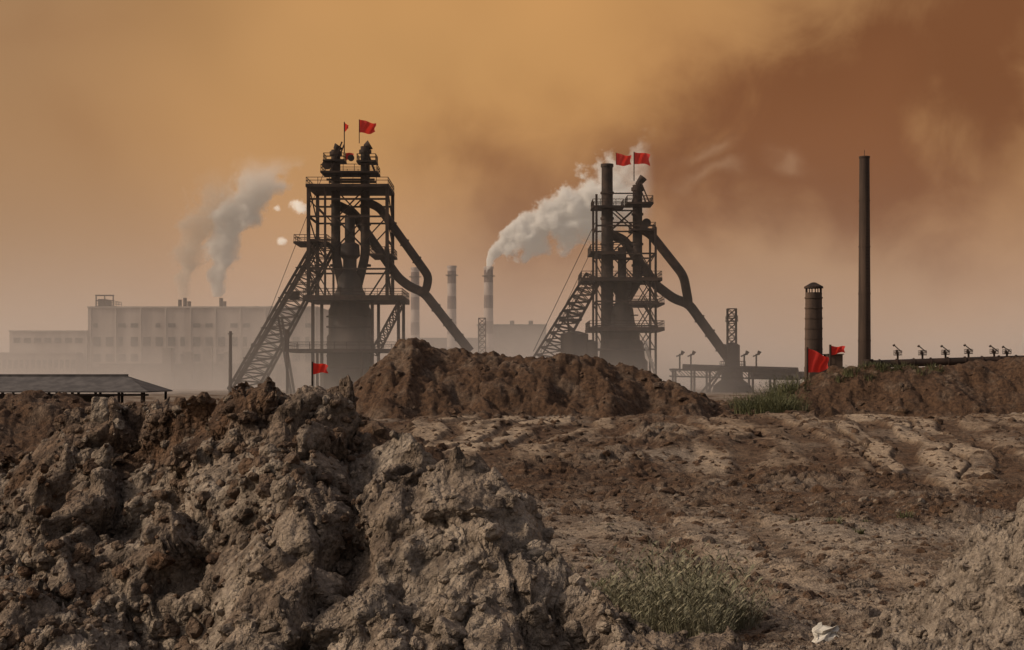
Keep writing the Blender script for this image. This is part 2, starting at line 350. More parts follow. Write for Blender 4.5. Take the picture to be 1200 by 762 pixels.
# ---------------------------------------------------------------- mesh builder
class MB:
    def __init__(s): s.v=[];s.f=[]
    def add(s,vs,fs):
        o=len(s.v); s.v+= [tuple(a) for a in vs]; s.f+=[tuple(i+o for i in f) for f in fs]
    def box(s,a,b):
        x0,y0,z0=[min(a[i],b[i]) for i in range(3)]; x1,y1,z1=[max(a[i],b[i]) for i in range(3)]
        s.add([(x0,y0,z0),(x1,y0,z0),(x1,y1,z0),(x0,y1,z0),(x0,y0,z1),(x1,y0,z1),(x1,y1,z1),(x0,y1,z1)],
              [(0,3,2,1),(4,5,6,7),(0,1,5,4),(1,2,6,5),(2,3,7,6),(3,0,4,7)])
    def beam(s,p,q,w,h=None):
        h=h or w; p=Vector(p);q=Vector(q); d=(q-p)
        if d.length<1e-4: return
        d.normalize(); up=Vector((0,0,1)) if abs(d.z)<.95 else Vector((0,1,0))
        a=d.cross(up).normalized()*w/2; b=a.cross(d).normalized()*h/2
        vs=[p-a-b,p+a-b,p+a+b,p-a+b,q-a-b,q+a-b,q+a+b,q-a+b]
        s.add(vs,[(0,1,2,3),(7,6,5,4),(0,4,5,1),(1,5,6,2),(2,6,7,3),(3,7,4,0)])
    def cyl(s,p,q,r0,r1=None,n=14):
        r1=r0 if r1 is None else r1
        p=Vector(p);q=Vector(q); d=(q-p).normalized(); up=Vector((0,0,1)) if abs(d.z)<.95 else Vector((0,1,0))
        a=d.cross(up).normalized(); b=a.cross(d).normalized(); vs=[]
        for c,r in ((p,r0),(q,r1)):
            for i in range(n):
                t=2*math.pi*i/n; vs.append(c+a*r*math.cos(t)+b*r*math.sin(t))
        s.add(vs,[(i,(i+1)%n,n+(i+1)%n,n+i) for i in range(n)]+[tuple(range(n-1,-1,-1)),tuple(range(n,2*n))])
    def pipe(s,pts,r,n=14):
        pts=[Vector(p) for p in pts]; vs=[];fs=[]
        P=[pts[0]]
        for i in range(1,len(pts)-1):
            a,b,c=pts[i-1],pts[i],pts[i+1]; k=min(r*1.6,(a-b).length*.4,(c-b).length*.4)
            p0=b+(a-b).normalized()*k; p2=b+(c-b).normalized()*k
            for t in (0,.25,.5,.75,1): P.append(p0*(1-t)**2+b*2*t*(1-t)+p2*t*t)
        P.append(pts[-1])
        for i,p in enumerate(P):
            d=(P[min(i+1,len(P)-1)]-P[max(i-1,0)]).normalized()
            a=d.cross(Vector((0,1,0))).normalized(); b=a.cross(d).normalized()
            for j in range(n):
                t=2*math.pi*j/n; vs.append(p+a*r*math.cos(t)+b*r*math.sin(t))
        for i in range(len(P)-1):
            fs+=[(i*n+j,i*n+(j+1)%n,(i+1)*n+(j+1)%n,(i+1)*n+j) for j in range(n)]
        s.add(vs,fs)
    def rev(s,c,prof,n=24):
        vs=[];fs=[]
        for r,z in prof:
            for j in range(n):
                t=2*math.pi*j/n; vs.append((c[0]+r*math.cos(t),c[1]+r*math.sin(t),z))
        for i in range(len(prof)-1):
            fs+=[(i*n+j,i*n+(j+1)%n,(i+1)*n+(j+1)%n,(i+1)*n+j) for j in range(n)]
        fs+=[tuple(range(n)),tuple(range((len(prof)-1)*n,len(prof)*n))]
        s.add(vs,fs)
    def rail(s,x0,x1,y0,y1,z,h=1.1,w=.09,step=2.):
        for (a,b) in (((x0,y0),(x1,y0)),((x1,y0),(x1,y1)),((x1,y1),(x0,y1)),((x0,y1),(x0,y0))):
            L=math.hypot(b[0]-a[0],b[1]-a[1]); n=max(1,round(L/step))
            for hh in (h,h*.55): s.beam((a[0],a[1],z+hh),(b[0],b[1],z+hh),w)
            for i in range(n): 
                t=i/n; s.beam((a[0]+(b[0]-a[0])*t,a[1]+(b[1]-a[1])*t,z),(a[0]+(b[0]-a[0])*t,a[1]+(b[1]-a[1])*t,z+h),w)
    def deck(s,x0,x1,y0,y1,z,t=.35,rail=True,**k):
        s.box((x0,y0,z-t),(x1,y1,z))
        if rail: s.rail(x0+.1,x1-.1,y0+.1,y1-.1,z,**k)
    def truss(s,a0,a1,b0,b1,y0,y1,n,w=.3,w2=.16,x=True):
        a0,a1,b0,b1=[Vector(q) for q in (a0,a1,b0,b1)]
        for yv in (y0,y1):
            o=Vector((0,yv,0))
            s.beam(a0+o,a1+o,w); s.beam(b0+o,b1+o,w)
            for i in range(n+1):
                t=i/n; t2=(i+1)/n; p=a0.lerp(a1,t);q=b0.lerp(b1,t); s.beam(p+o,q+o,w2)
                if i<n:
                    if i%2==0 or x: s.beam(p+o,b0.lerp(b1,t2)+o,w2*.8)
                    if i%2==1 or x: s.beam(q+o,a0.lerp(a1,t2)+o,w2*.8)
        for i in range(n+1):
            t=i/n
            for c0,c1 in ((a0,a1),(b0,b1)):
                p=c0.lerp(c1,t); s.beam(p+Vector((0,y0,0)),p+Vector((0,y1,0)),w2)
    def lattice(s,cx,cy,z0,z1,hw,n,w=.15,hw1=None):
        hw1=hw1 or hw
        cs=[(-1,-1),(1,-1),(1,1),(-1,1)]
        def pt(c,t): h=hw+(hw1-hw)*t; return Vector((cx+c[0]*h,cy+c[1]*h,z0+(z1-z0)*t))
        for c in cs: s.beam(pt(c,0),pt(c,1),w)
        for i in range(n):
            for j in range(4):
                a,b=cs[j],cs[(j+1)%4]
                s.beam(pt(a,(i+1)/n),pt(b,(i+1)/n),w*.7); s.beam(pt(a,i/n),pt(b,(i+1)/n),w*.7); s.beam(pt(b,i/n),pt(a,(i+1)/n),w*.7)
    def stairs(s,p,q,y,w=1.0,n=None):
        p=Vector(p);q=Vector(q); n=n or int((q-p).length/.45)
        for yy in (y,y+w):
            o=Vector((0,yy,0)); s.beam(p+o,q+o,.12,.25)
            u=Vector((0,0,1.0)); s.beam(p+o+u,q+o+u,.07)
            for i in range(0,n+1,4): c=p.lerp(q,i/n)+o; s.beam(c,c+u,.06)
        for i in range(n+1):
            c=p.lerp(q,i/n); s.beam(c+Vector((0,y,0)),c+Vector((0,y+w,0)),.28,.06)
    def obj(s,name,mat,parent=None,smooth=False,origin=None):
        me=bpy.data.meshes.new(name); me.from_pydata(s.v,[],s.f); me.update()
        me.materials.append(mat)
        if smooth:
            me.polygons.foreach_set('use_smooth',[True]*len(me.polygons))
            try: me.set_sharp_from_angle(angle=math.radians(40))
            except Exception: pass
        return link(bpy.data.objects.new(name,me),parent)
def empty(name):
    e=bpy.data.objects.new(name,None); link(e); return e
def flag(name,base,h,w,hh,phase=0,parent=None,tilt=0,pole=True,yaw=.3,down=0.,taper=.15):
    e=parent or empty(name)
    if pole:
        m=MB(); m.cyl(base,Vector(base)+Vector((0,0,h)),.05*max(1,h/3)); m.obj('pole',M_STEEL,e)
    nx,nz=16,10; V=[]
    for j in range(nz+1):
        for i in range(nx+1):
            t=i/nx; wv=.13*w*math.sin(t*8+phase+j*.25)*t**.6
            zz=h-.05-hh*(j/nz)*(1-taper*t)-down*t*w+.09*w*math.sin(t*5.5+phase*2+j*.12)*t
            xx=t*w*(.97)+.05*w*math.sin(j*.6+phase)*t
            V.append((base[0]+xx*math.cos(yaw),base[1]+xx*math.sin(yaw)+wv,base[2]+zz))
    Fc=[(j*(nx+1)+i,j*(nx+1)+i+1,(j+1)*(nx+1)+i+1,(j+1)*(nx+1)+i) for j in range(nz) for i in range(nx)]
    np_mesh('flag_cloth',np.array(V),np.array(Fc),M_FLAG,True,e)
    return e
def mapper(d):
    k=d/F
    return k,(lambda px,py,dy=0.: Vector(((px-600)*k,d+dy,CZ+(HY-py)*k)))
def rk(prof): return [(r*k,Z_(py)) for r,py in prof]

# ---------------------------------------------------------------- left blast furnace
D=240; k,L=mapper(D)
bfl=empty('blast_furnace')
m=MB()
def X_(px): return (px-600)*k
def Z_(py): return CZ+(HY-py)*k
for dy in (-5.5,5.5):
    for px,w in ((367,.55),(457,.55),(386,.35)):
        m.beam(L(px,222,dy),L(px,350,dy),w)
    for px in (372,470,440): m.beam(L(px,350,dy),Vector((X_(px),D+dy,0)),.5)
    for py in (238,258,285,318): m.beam(L(367,py,dy),L(457 if py!=285 else 400,py,dy),.3)
    m.beam(L(367,285,dy),L(386,318,dy),.2); m.beam(L(386,285,dy),L(367,318,dy),.2)
    m.beam(L(367,318,dy),L(386,350,dy),.2); m.beam(L(457,318,dy),L(436,350,dy),.25)
    m.beam(L(457,258,dy),L(432,285,dy),.2); m.beam(L(367,238,dy),L(386,258,dy),.2)
for px in (367,457):
    for py in (222,258,285,318,350): m.beam(L(px,py,-5.5),L(px,py,5.5),.3)
    for a,b in ((222,258),(258,285),(285,318),(318,350)): m.beam(L(px,a,-5.5),L(px,b,5.5),.18)
m.deck(X_(364),X_(459),D-6,D+6,Z_(221),.5)
m.deck(X_(378),X_(444),D-3,D+3,Z_(203),.3)
m.deck(X_(380),X_(405),D-2,D+2,Z_(189),.25,step=1.5)
m.deck(X_(419),X_(442),D-2,D+2,Z_(190),.25,step=1.5)
m.deck(X_(349),X_(388),D-5,D+3,Z_(286),.35)
m.deck(X_(436),X_(463),D-5,D+5,Z_(300),.3)
m.deck(X_(363),X_(476),D-8,D+8,Z_(349),.8)
m.deck(X_(343),X_(470),D-9,D+6,Z_(410),.5)
for px in (346,380,430,466): m.beam(L(px,410,-8.5),Vector((X_(px),D-8.5,0)),.4)
m.beam(L(346,388,-8.5),L(346,412,-8.5),.6)
for dy in (-1.5,1.5):
    m.beam(L(388,203,dy),L(402,168,dy),.22); m.beam(L(440,203,dy),L(428,172,dy),.22)
    m.beam(L(384,212,dy),L(440,212,dy),.35)
m.cyl(L(384,194,-1.2),L(384,194,-.7),.8,.8,16); m.cyl(L(412,186,-1.0),L(412,186,-.6),.55,.55,14)
for dy in (-2.5,2.5):
    for a,b in ((225,258),(258,292)):
        m.beam(L(396,a,dy),L(428,b,dy),.22); m.beam(L(428,a,dy),L(396,b,dy),.22)
m.obj('steel_frame',M_STEEL,bfl)
m=MB()
m.pipe([L(393.5,176),L(393.5,300),L(402,340)],.78)
m.pipe([L(428,172),L(428,300),L(418,340)],.78)
m.cyl(L(393.5,178),L(393.5,182),1.05); m.cyl(L(428,176),L(428,180),1.05)
m.cyl(L(393.5,176),L(397,171),.5,.8); m.cyl(L(428,173),L(434,169.5),.55,.85)
for py in (205,240,262,285,310): 
    m.cyl(L(393.5,py),L(393.5,py+2.5),.98); m.cyl(L(428,py),L(428,py+2.5),.98)
m.pipe([L(431,238,-1.5),L(446,245,-1.5),L(503,325,-1.5),L(500,340,-1.),L(492,343,0)],.72)
m.pipe([L(396,240,1.5),L(412,248,1.5),L(466,325,1),L(480,336,.5),L(497,343,0),L(551,412,0)],.78)
for t in (.25,.5,.75):
    p=L(446,245,-1.5).lerp(L(503,325,-1.5),t); q=L(446,245,-1.5).lerp(L(503,325,-1.5),t+.015); m.cyl(p,q,.9)
    p=L(497,343).lerp(L(551,412),t); q=L(497,343).lerp(L(551,412),t+.02); m.cyl(p,q,.95)
m.obj('gas_uptake_and_downcomer',M_STEEL,bfl,True)
m=MB()
c=(X_(410),D)
m.rev(c,rk(((6,255),(6,284),(11,287),(12,300),(8,304),(8,318),(14,326),(15,338),(20,349),(23,352),(23,360),(25,364),(25,392),(27,395),(27,430),(31,433),(31,461))),28)
for py in (372,384,404,418): m.rev(c,[(27.6*k,Z_(py)),(27.6*k,Z_(py-1.5))],28)
m.obj('furnace_shell',M_SHELL,bfl,True)
m=MB()
m.truss(L(372,283),L(272,456),L(392,294),L(305,458),-3.5,0.,17,.42,.2)
m.stairs(L(379,288),L(284,450),-5.,1.1)
for t in (.2,.4,.6,.8):
    p=L(372,283).lerp(L(272,456),t); m.beam(p+Vector((0,-5.,.2)),p+Vector((3,0,.2)),.2)
m.beam(L(330,372,-3.5),Vector((X_(345),D-3.5,0)),.4); m.beam(L(330,372,0),Vector((X_(345),D,0)),.4)
m.cyl(L(300,405,-3),L(300,405,0),.35)
m.box(L(342,343,-3),L(352,352,-.6))
m.cyl(L(384,194,-1),L(300,410,-1),.05,.05,5)
m.truss(L(470,355),L(437,415),L(474,362),L(446,418),-6.,-4.5,9,.22,.14)
m.stairs(L(455,300),L(462,349),-7,.9)
m.obj('skip_incline',M_STEEL,bfl)
m=MB(); m.cyl(Vector((X_(281),232,0)),Vector((X_(281),232,Z_(390))),.32,.25); m.beam(L(278,393,-8),L(284,393,-8),.15)
m.obj('utility_pole',M_STEEL)
flag('flag',L(421,168),28*k,20*k,15*k,.4,bfl,yaw=.35,down=.12)
flag('flag',L(403.5,180),37*k,7*k,12*k,1.6,bfl,yaw=.9,taper=.8,down=.5)
flag('flag',L(405,192),13*k,10*k,9*k,2.6,bfl,yaw=.2,taper=.5)

# ---------------------------------------------------------------- right blast furnace
D=250; k,L=mapper(D)
bfr=empty('blast_furnace')
m=MB()
for dy in (-5,5):
    for px in (697,765): m.beam(L(px,232 if px==697 else 270,dy),Vector((X_(px),D+dy,0)),.38)
    for py in (268,300,328,355,383,410): m.beam(L(697,py,dy),L(765,py,dy),.28)
    for a,b in ((300,328),(328,355),(355,383),(383,410)):
        m.beam(L(697,a,dy),L(711,b,dy),.18); m.beam(L(765,a,dy),L(748,b,dy),.18); m.beam(L(748,a,dy),L(765,b,dy),.16)
for px in (697,765):
    for py in (270,300,328,355,383): m.beam(L(px,py,-5),L(px,py,5),.28)
m.deck(X_(693),X_(730),D-3,D+3,Z_(243),.35,step=1.5)
m.deck(X_(733),X_(764),D-3,D+3,Z_(239),.35,step=1.5)
m.deck(X_(738),X_(767),D-3,D+3,Z_(270),.3,step=1.5)
m.deck(X_(690),X_(730),D-5,D+5,Z_(297),.3)
m.deck(X_(679),X_(772),D-6,D+6,Z_(328),.55)
m.deck(X_(735),X_(774),D-7,D+5,Z_(357),.35)
m.deck(X_(688),X_(774),D-7,D+7,Z_(385),.6)
for dy in (-2.,2.):
    m.beam(L(740,240,dy),L(750,213,dy),.2); m.beam(L(760,240,dy),L(749,213,dy),.2)
    for a,b in ((245,270),(270,297),(297,328)):
        m.beam(L(716,a,dy),L(744,b,dy),.2); m.beam(L(744,a,dy),L(716,b,dy),.2)
for py in (228,248,262,285,305,340,370): m.beam(L(711,py,-1.5),L(747,py,-1.5),.22)
m.cyl(L(757,262,-1.),L(757,262,-.5),.8); 
m.stairs(L(766,385),L(750,356),-6.5,.9); m.stairs(L(752,328),L(768,357),-5.5,.9)
m.obj('steel_frame',M_STEEL,bfr)
m=MB()
m.cyl(L(711.5,193),Vector((X_(711.5),D,0)),.98,1.15,18); m.cyl(L(711.5,192.5),L(711.5,196),1.12)
for py in (225,255,285,312,345,400): m.cyl(L(711.5,py),L(711.5,py+2.5),1.2)
m.pipe([L(747,217),L(747,330),L(735,350)],.85); m.cyl(L(747,220),L(747,224),1.1); m.cyl(L(747,217),L(754,208),.5,.75)
for py in (250,285,310): m.cyl(L(747,py),L(747,py+2.5),1.05)
m.pipe([L(748,268,-1.5),L(762,276,-1.5),L(800,324,-1.5),L(806,352,-.5),L(806,357,0)],.8)
m.pipe([L(716,274,1.5),L(732,280,1.5),L(768,333,1),L(790,350,.5),L(807,356,0),L(856,424,0),L(856,440,0)],.85)
for t in (.25,.5,.75): 
    p=L(807,356).lerp(L(856,424),t); q=L(807,356).lerp(L(856,424),t+.02); m.cyl(p,q,1.05)
m.obj('gas_uptake_and_downcomer',M_STEEL,bfr,True)
m=MB(); c=(X_(729),D)
m.rev(c,rk(((5,290),(5,324),(11,328),(12,340),(8,346),(8,356),(13,362),(15,378),(20,386),(21,398),(25,402),(27,420),(30,424),(30,460))),28)
for px,py0,r in ((672,392,16),(690,402,9)): 
    m.rev((X_(px),D-4),[(r*k*.3,Z_(py0-3)),(r*k,Z_(py0)),(r*k,0)],18)
m.obj('furnace_shell',M_SHELL,bfr,True)
m=MB()
m.truss(L(686,322),L(622,424),L(703,330),L(650,428),-4,-.5,12,.4,.2)
m.stairs(L(692,326),L(632,420),-5.4,1.)
m.cyl(L(697,262,-1),L(625,412,-1),.06,.06,5); m.cyl(L(697,285,-1),L(640,405,-1),.05,.05,5)
m.beam(L(664,372,-4),Vector((X_(672),D-4,0)),.35)
m.deck(X_(655),X_(680),D-6,D+1,Z_(375),.3)
m.obj('skip_incline',M_STEEL,bfr)
m=MB(); m.stairs(L(752,408),L(762,437),-8,1.4); m.obj('access_stairs',M_RAIL,bfr)
flag('flag',L(722,193),14*k,19*k,14*k,.9,bfr,yaw=.3,down=.15)
flag('flag',L(743,212),34*k,20*k,14*k,2.0,bfr,yaw=.3,down=.1)

# dust catcher + pipe rack
dc=empty('dust_catcher')
m=MB(); c=(X_(858),D)
m.rev(c,rk(((5,402),(9,405),(9,428),(12,434),(13,445),(22,452),(24,462),(18,472),(8,480))),24)
m.obj('vessel',M_SHELL,dc,True)
m=MB(); m.lattice(X_(857.5),D,Z_(405),Z_(362),.75,5,.16); m.deck(X_(851),X_(864),D-1.2,D+1.2,Z_(376),.15,h=.8,step=1.2)
m.deck(X_(845),X_(872),D-2,D+2,Z_(431),.2); 
for px in (840,876): m.beam(L(px,452),Vector((X_(px),D,-2)),.4)
m.obj('lattice_tower',M_STEEL,dc)
pr=empty('pipe_rack'); m=MB()
for dy in (-2,2):
    m.beam(L(786,433,dy),L(935,437,dy),.3); m.beam(L(786,441,dy),L(935,445,dy),.25)
    for i in range(19):
        a=786+i*8; m.beam(L(a,433+i*.2,dy),L(a+8,441+i*.2,dy),.12)
    for px in (790,812,830,880,905,932): m.beam(L(px,434,dy),Vector((X_(px),D+dy,0)),.35)
m.cyl(L(800,430),L(935,434),.5); m.cyl(L(880,438),L(960,441),.7)
for px in (795,808,870,884):
    m.beam(L(px,436,-2),L(px,415,-2),.25); m.beam(L(px-4,418,-2),L(px+4,415,-2),.22); m.cyl(L(px+2,416,-2),L(px+4,412,-2),.2,.35)
m.stairs(L(842,436),L(824,462),-4,1.); m.beam(L(820,462,0),L(846,432,0),.35)
m.obj('trestle',M_STEEL,pr)

# ---------------------------------------------------------------- stacks
k,L=mapper(215); D=215
st=empty('smokestack'); m=MB()
m.rev((X_(1013),D),[(7.6*k,0),(7.4*k,Z_(430)),(5.9*k,Z_(188)),(5.9*k,Z_(186)),(6.4*k,Z_(185.5)),(6.4*k,Z_(183.5)),(5.2*k,Z_(183.4))],26)
for py in (236,290,345,400): m.rev((X_(1013),D),[((6.0+(py-188)/242*1.5+.25)*k,Z_(py)),((6.0+(py-188)/242*1.5+.25)*k,Z_(py-1.5))],26)
m.obj('brick_shaft',M_STACK,st,True)
m=MB()
for sx_ in (-.25,.25): m.beam(Vector((X_(1013)+sx_+.2,D-1.25,2)),Vector((X_(1013)+sx_+.2,D-.95,Z_(185))),.05)
for i in range(60):
    t=i/60; m.beam(Vector((X_(1013)-.05,D-1.25+.3*t,2+t*32)),Vector((X_(1013)+.45,D-1.25+.3*t,2+t*32)),.05)
m.cyl(L(1013,184),L(1013,176),.04)
m.obj('ladder',M_STEEL,st)
st2=empty('furnace_stack'); m=MB(); D=210; k,L=mapper(210); c=(X_(953.5),D)
m.rev(c,[(11*k,0),(10.4*k,Z_(430)),(9.6*k,Z_(348)),(9.6*k,Z_(343))],26)
for py in (350,362,374,386,398,410): m.rev(c,[(10.5*k,Z_(py)),(10.5*k,Z_(py-1.5))],26)
m.obj('shaft',M_STACK,st2,True)
m=MB(); m.rev(c,[(11.2*k,Z_(338)),(11*k,Z_(336)),(3*k,Z_(331.5)),(1*k,Z_(331))],20)
for i in range(8):
    a=i*math.pi/4; o=Vector((9*k*math.cos(a),9*k*math.sin(a),0)); m.beam(Vector((c[0],D,Z_(345)))+o,Vector((c[0],D,Z_(337)))+o,.14)
m.obj('rain_hood',M_STEEL,st2)
m=MB(); m.box((X_(944),D-3,0),(X_(984),D+1,Z_(430))); m.box((X_(966),D-2.5,Z_(430)),(X_(983),D+.5,Z_(416))); m.box((X_(965),D-2.8,Z_(416)),(X_(984),D+.8,Z_(415)))
m.box((X_(970),D-2.55,Z_(427)),(X_(974),D-2.4,Z_(419))); m.obj('base_house',M_STACK,st2)
for px,w,py,dd in ((486.5,5,316,430),(529.5,5.2,314,425),(572.5,5.4,315,420)):
    D=dd; k,L=mapper(dd); e=empty('chimney'); m=MB()
    m.rev((0,0),[(w*1.12*k,0),(w*.98*k,Z_(py)),(w*1.08*k,Z_(py)+.01),(w*1.08*k,Z_(py)+.6),(w*.8*k,Z_(py)+.6)],20)
    o=m.obj('shaft',M_BAND,e,True); o.location=(X_(px),dd,0)
    m=MB(); r=w*1.05*k
    m.rev((X_(px),dd),[(r+.5,Z_(py+9)),(r+.5,Z_(py+9)+.2)],20); m.obj('gallery',M_STEEL,e)
D=330; k,L=mapper(330); m=MB(); m.lattice(X_(565),D,0,Z_(373),.8,12,.2); m.obj('lattice_mast',M_STEEL)

# ---------------------------------------------------------------- gas pipeline with bleeders, right
D=150; k,L=mapper(150); e=empty('gas_pipeline'); m=MB()
m.cyl(L(1018,427),L(1330,417),.42); m.cyl(L(1018,421),L(1018,428),.5)
for i in range(16):
    px=1030+i*20; py=427-(px-1018)*10/312; m.beam(L(px,py),Vector((X_(px),D,0)),.25); m.cyl(L(px,py),L(px+1.2,py),.52)
m.obj('main_pipe',M_STEEL,e,True)
m=MB()
for px,py,h in ((1052,425,20),(1081,424,18),(1108,423,17),(1135,422,17),(1165,421,15),(1180,421,14),(1215,420,15),(1250,419,15)):
    m.beam(L(px,py),L(px,py-h*.6),.17); m.box(L(px-3.5,py-h*.42,-.4),L(px+3.5,py-h*.42-.8,.4)); m.cyl(L(px-1,py-h*.5),L(px-1,py-h*.75),.17,.12)
    m.beam(L(px-5,py-h-1),L(px+5,py-h*.6),.09); m.cyl(L(px-5,py-h-1),L(px-4,py-h+.5),.13); m.rail(X_(px-3.5),X_(px+3.5),D-.4,D+.4,Z_(py-h*.42),.5,.035,.4)
m.obj('bleeder_valves',M_STEEL,e)

# ---------------------------------------------------------------- factory building, left
D=330; k,L=mapper(330); fb_=empty('factory_building')
m=MB(); y0=D
m.box((X_(103),y0,0),(X_(372),y0+40,Z_(361)))
m.obj('main_hall',M_WALL,fb_)
m=MB(); m.box((X_(12),y0-.5,0),(X_(102.9),y0+38,Z_(389))); m.box((X_(-120),y0-6,0),(X_(98),y0-.6,Z_(415))); m.obj('side_wing',M_WALL,fb_)
m=MB()
m.box((X_(102.5),y0-.3,Z_(361)),(X_(372.5),y0+40.3,Z_(359.2)))
m.box((X_(11.5),y0-.8,Z_(389)),(X_(102.4),y0+38,Z_(387.4)))
m.box((X_(-120),y0-6.3,Z_(415)),(X_(98.5),y0-.9,Z_(413.6)))
for i in range(10):
    px=106+i*29.2; m.box((X_(px),y0-.35,0),(X_(px+1.3),y0-.002,Z_(361.1)))
m.obj('cornice_and_piers',M_TRIM,fb_)
m=MB()
for i in range(18):
    a=109.5+i*14.6
    for r,(t,b_) in enumerate(((379,384),(395,406),(415,424),(430,437))):
        if r==0 and i%3==1: continue
        if r==2 and i in (4,5,11): continue
        m.box((X_(a),y0-.12,Z_(b_)),(X_(a+(8.5 if (i*7+r)%5 else 5)),y0+.3,Z_(t)))
for i in range(16):
    a=-6+i*6.6+0
    m.box((X_(a),y0-6.12,Z_(432)),(X_(a+4),y0-5.7,Z_(422)))
for i in range(7):
    a=17+i*12; m.box((X_(a),y0-.62,Z_(402)),(X_(a+8),y0-.2,Z_(396)))
m.obj('windows',M_WIN,fb_)
m=MB()
m.box((X_(130),y0-9,0),(X_(330),y0-.4,Z_(428))); m.box((X_(128),y0-9.3,Z_(428)),(X_(332),y0-.5,Z_(426.6)))
for i in range(5): m.box((X_(205+i*22),y0-12+i,0),(X_(215+i*22),y0-8.8,Z_(409+4*(i%2))))
m.obj('low_annex',M_WALL2,fb_)
m=MB()
m.deck(X_(110),X_(132),y0+1,y0+8,Z_(358),.2); m.box((X_(112),y0+2,Z_(359)),(X_(121),y0+7,Z_(350)))
for px in (111,131,121): m.beam((X_(px),y0+1.2,Z_(359)),(X_(px),y0+1.2,Z_(346)),.25)
m.beam((X_(110),y0+1.2,Z_(346)),(X_(132),y0+1.2,Z_(346)),.3); m.beam((X_(110),y0+1.2,Z_(352)),(X_(132),y0+1.2,Z_(352)),.2)
for px,h in ((205,10),(211,12),(216,8),(254,12),(258,8)): m.cyl((X_(px),y0+5,Z_(360)),(X_(px),y0+5,Z_(360-h)),.45)
for px in range(275,365,16): m.box((X_(px),y0+8,Z_(360)),(X_(px+4),y0+11,Z_(357)))
m.obj('roof_equipment',M_STEEL,fb_)
D=440; k,L=mapper(440); e=empty('distant_factory'); m=MB()
m.box((X_(470),D,0),(X_(560),D+20,Z_(396))); m.box((X_(560.1),D-3,0),(X_(640),D+20,Z_(382))); m.box((X_(640.1),D,0),(X_(760),D+20,Z_(400)))
m.obj('halls',M_WALL2,e)
m=MB()
for i in range(20): m.box((X_(474+i*14),D-3.1,Z_(418)),(X_(482+i*14),D-2.,Z_(408)))
m.box((X_(559),D-3.4,Z_(382)),(X_(641),D+20,Z_(380.6)))
for px in (600,622): m.cyl((X_(px),D,Z_(381)),(X_(px),D,Z_(376)),.7)
m.obj('windows_and_vents',M_WIN,e)
D=420;k,L=mapper(420); e=empty('distant_warehouse'); m=MB()
m.box((X_(900),D,0),(X_(1330),D+15,Z_(436))); m.box((X_(898),D-.5,Z_(436)),(X_(1330),D+15,Z_(434.8))); m.obj('hall',M_WALL2,e)

# ---------------------------------------------------------------- open shed at left
D=140; k,L=mapper(140); e=empty('open_shed'); m=MB()
xa,xr0,xr1,xb=X_(-90),X_(-70),X_(150),X_(188); ze,zr_=Z_(458),Z_(441); ya0,ya1,ym=D-5,D+5,D
V=[(xa,ya0,ze),(xb,ya0,ze),(xb,ya1,ze),(xa,ya1,ze),(xr0,ym,zr_),(xr1,ym,zr_)]
V2=[(a,b,c-.12) for a,b,c in V]
m.add(V+V2,[(0,1,5,4),(1,2,5),(2,3,4,5),(3,0,4),(6,10,11,7),(7,11,8),(8,11,10,9),(9,10,6),(0,6,7,1),(1,7,8,2),(2,8,9,3),(3,9,6,0)])
m.beam((xr0,ym,zr_+.05),(xr1,ym,zr_+.05),.3)
m.obj('hip_roof',M_ROOF,e)
m=MB()
for i in range(11):
    x_=xa+.6+i*(xb-xa-1.2)/10
    for yv in (ya0+.4,ya1-.4): m.beam((x_,yv,0),(x_,yv,ze-.1),.22)
m.beam((xa,ya0+.4,ze-.35),(xb,ya0+.4,ze-.35),.2); m.obj('posts',M_STEEL,e)
m=MB(); m.box((xa+1,ya1-.9,0),(X_(120),ya1-.7,ze-.4)); m.obj('back_wall',M_TRIM,e)

# ---------------------------------------------------------------- near flags
def groundflag(px,d,py_top,w,h,ph,yaw=.2,down=.1):
    x_=(px-600)/F*d; zt=CZ+(HY-py_top)*d/F; zb=zat(x_,d)-.2
    flag('red_flag',(x_,d,zb),zt-zb,w,h,ph,None,yaw=yaw,down=down,taper=.45)
groundflag(946,69,407,1.1,1.2,.3,.15,.35)
groundflag(973,74,404,.85,.5,1.5,.3,.1)
groundflag(366,100,424,1.1,.85,2.,.2,.2)

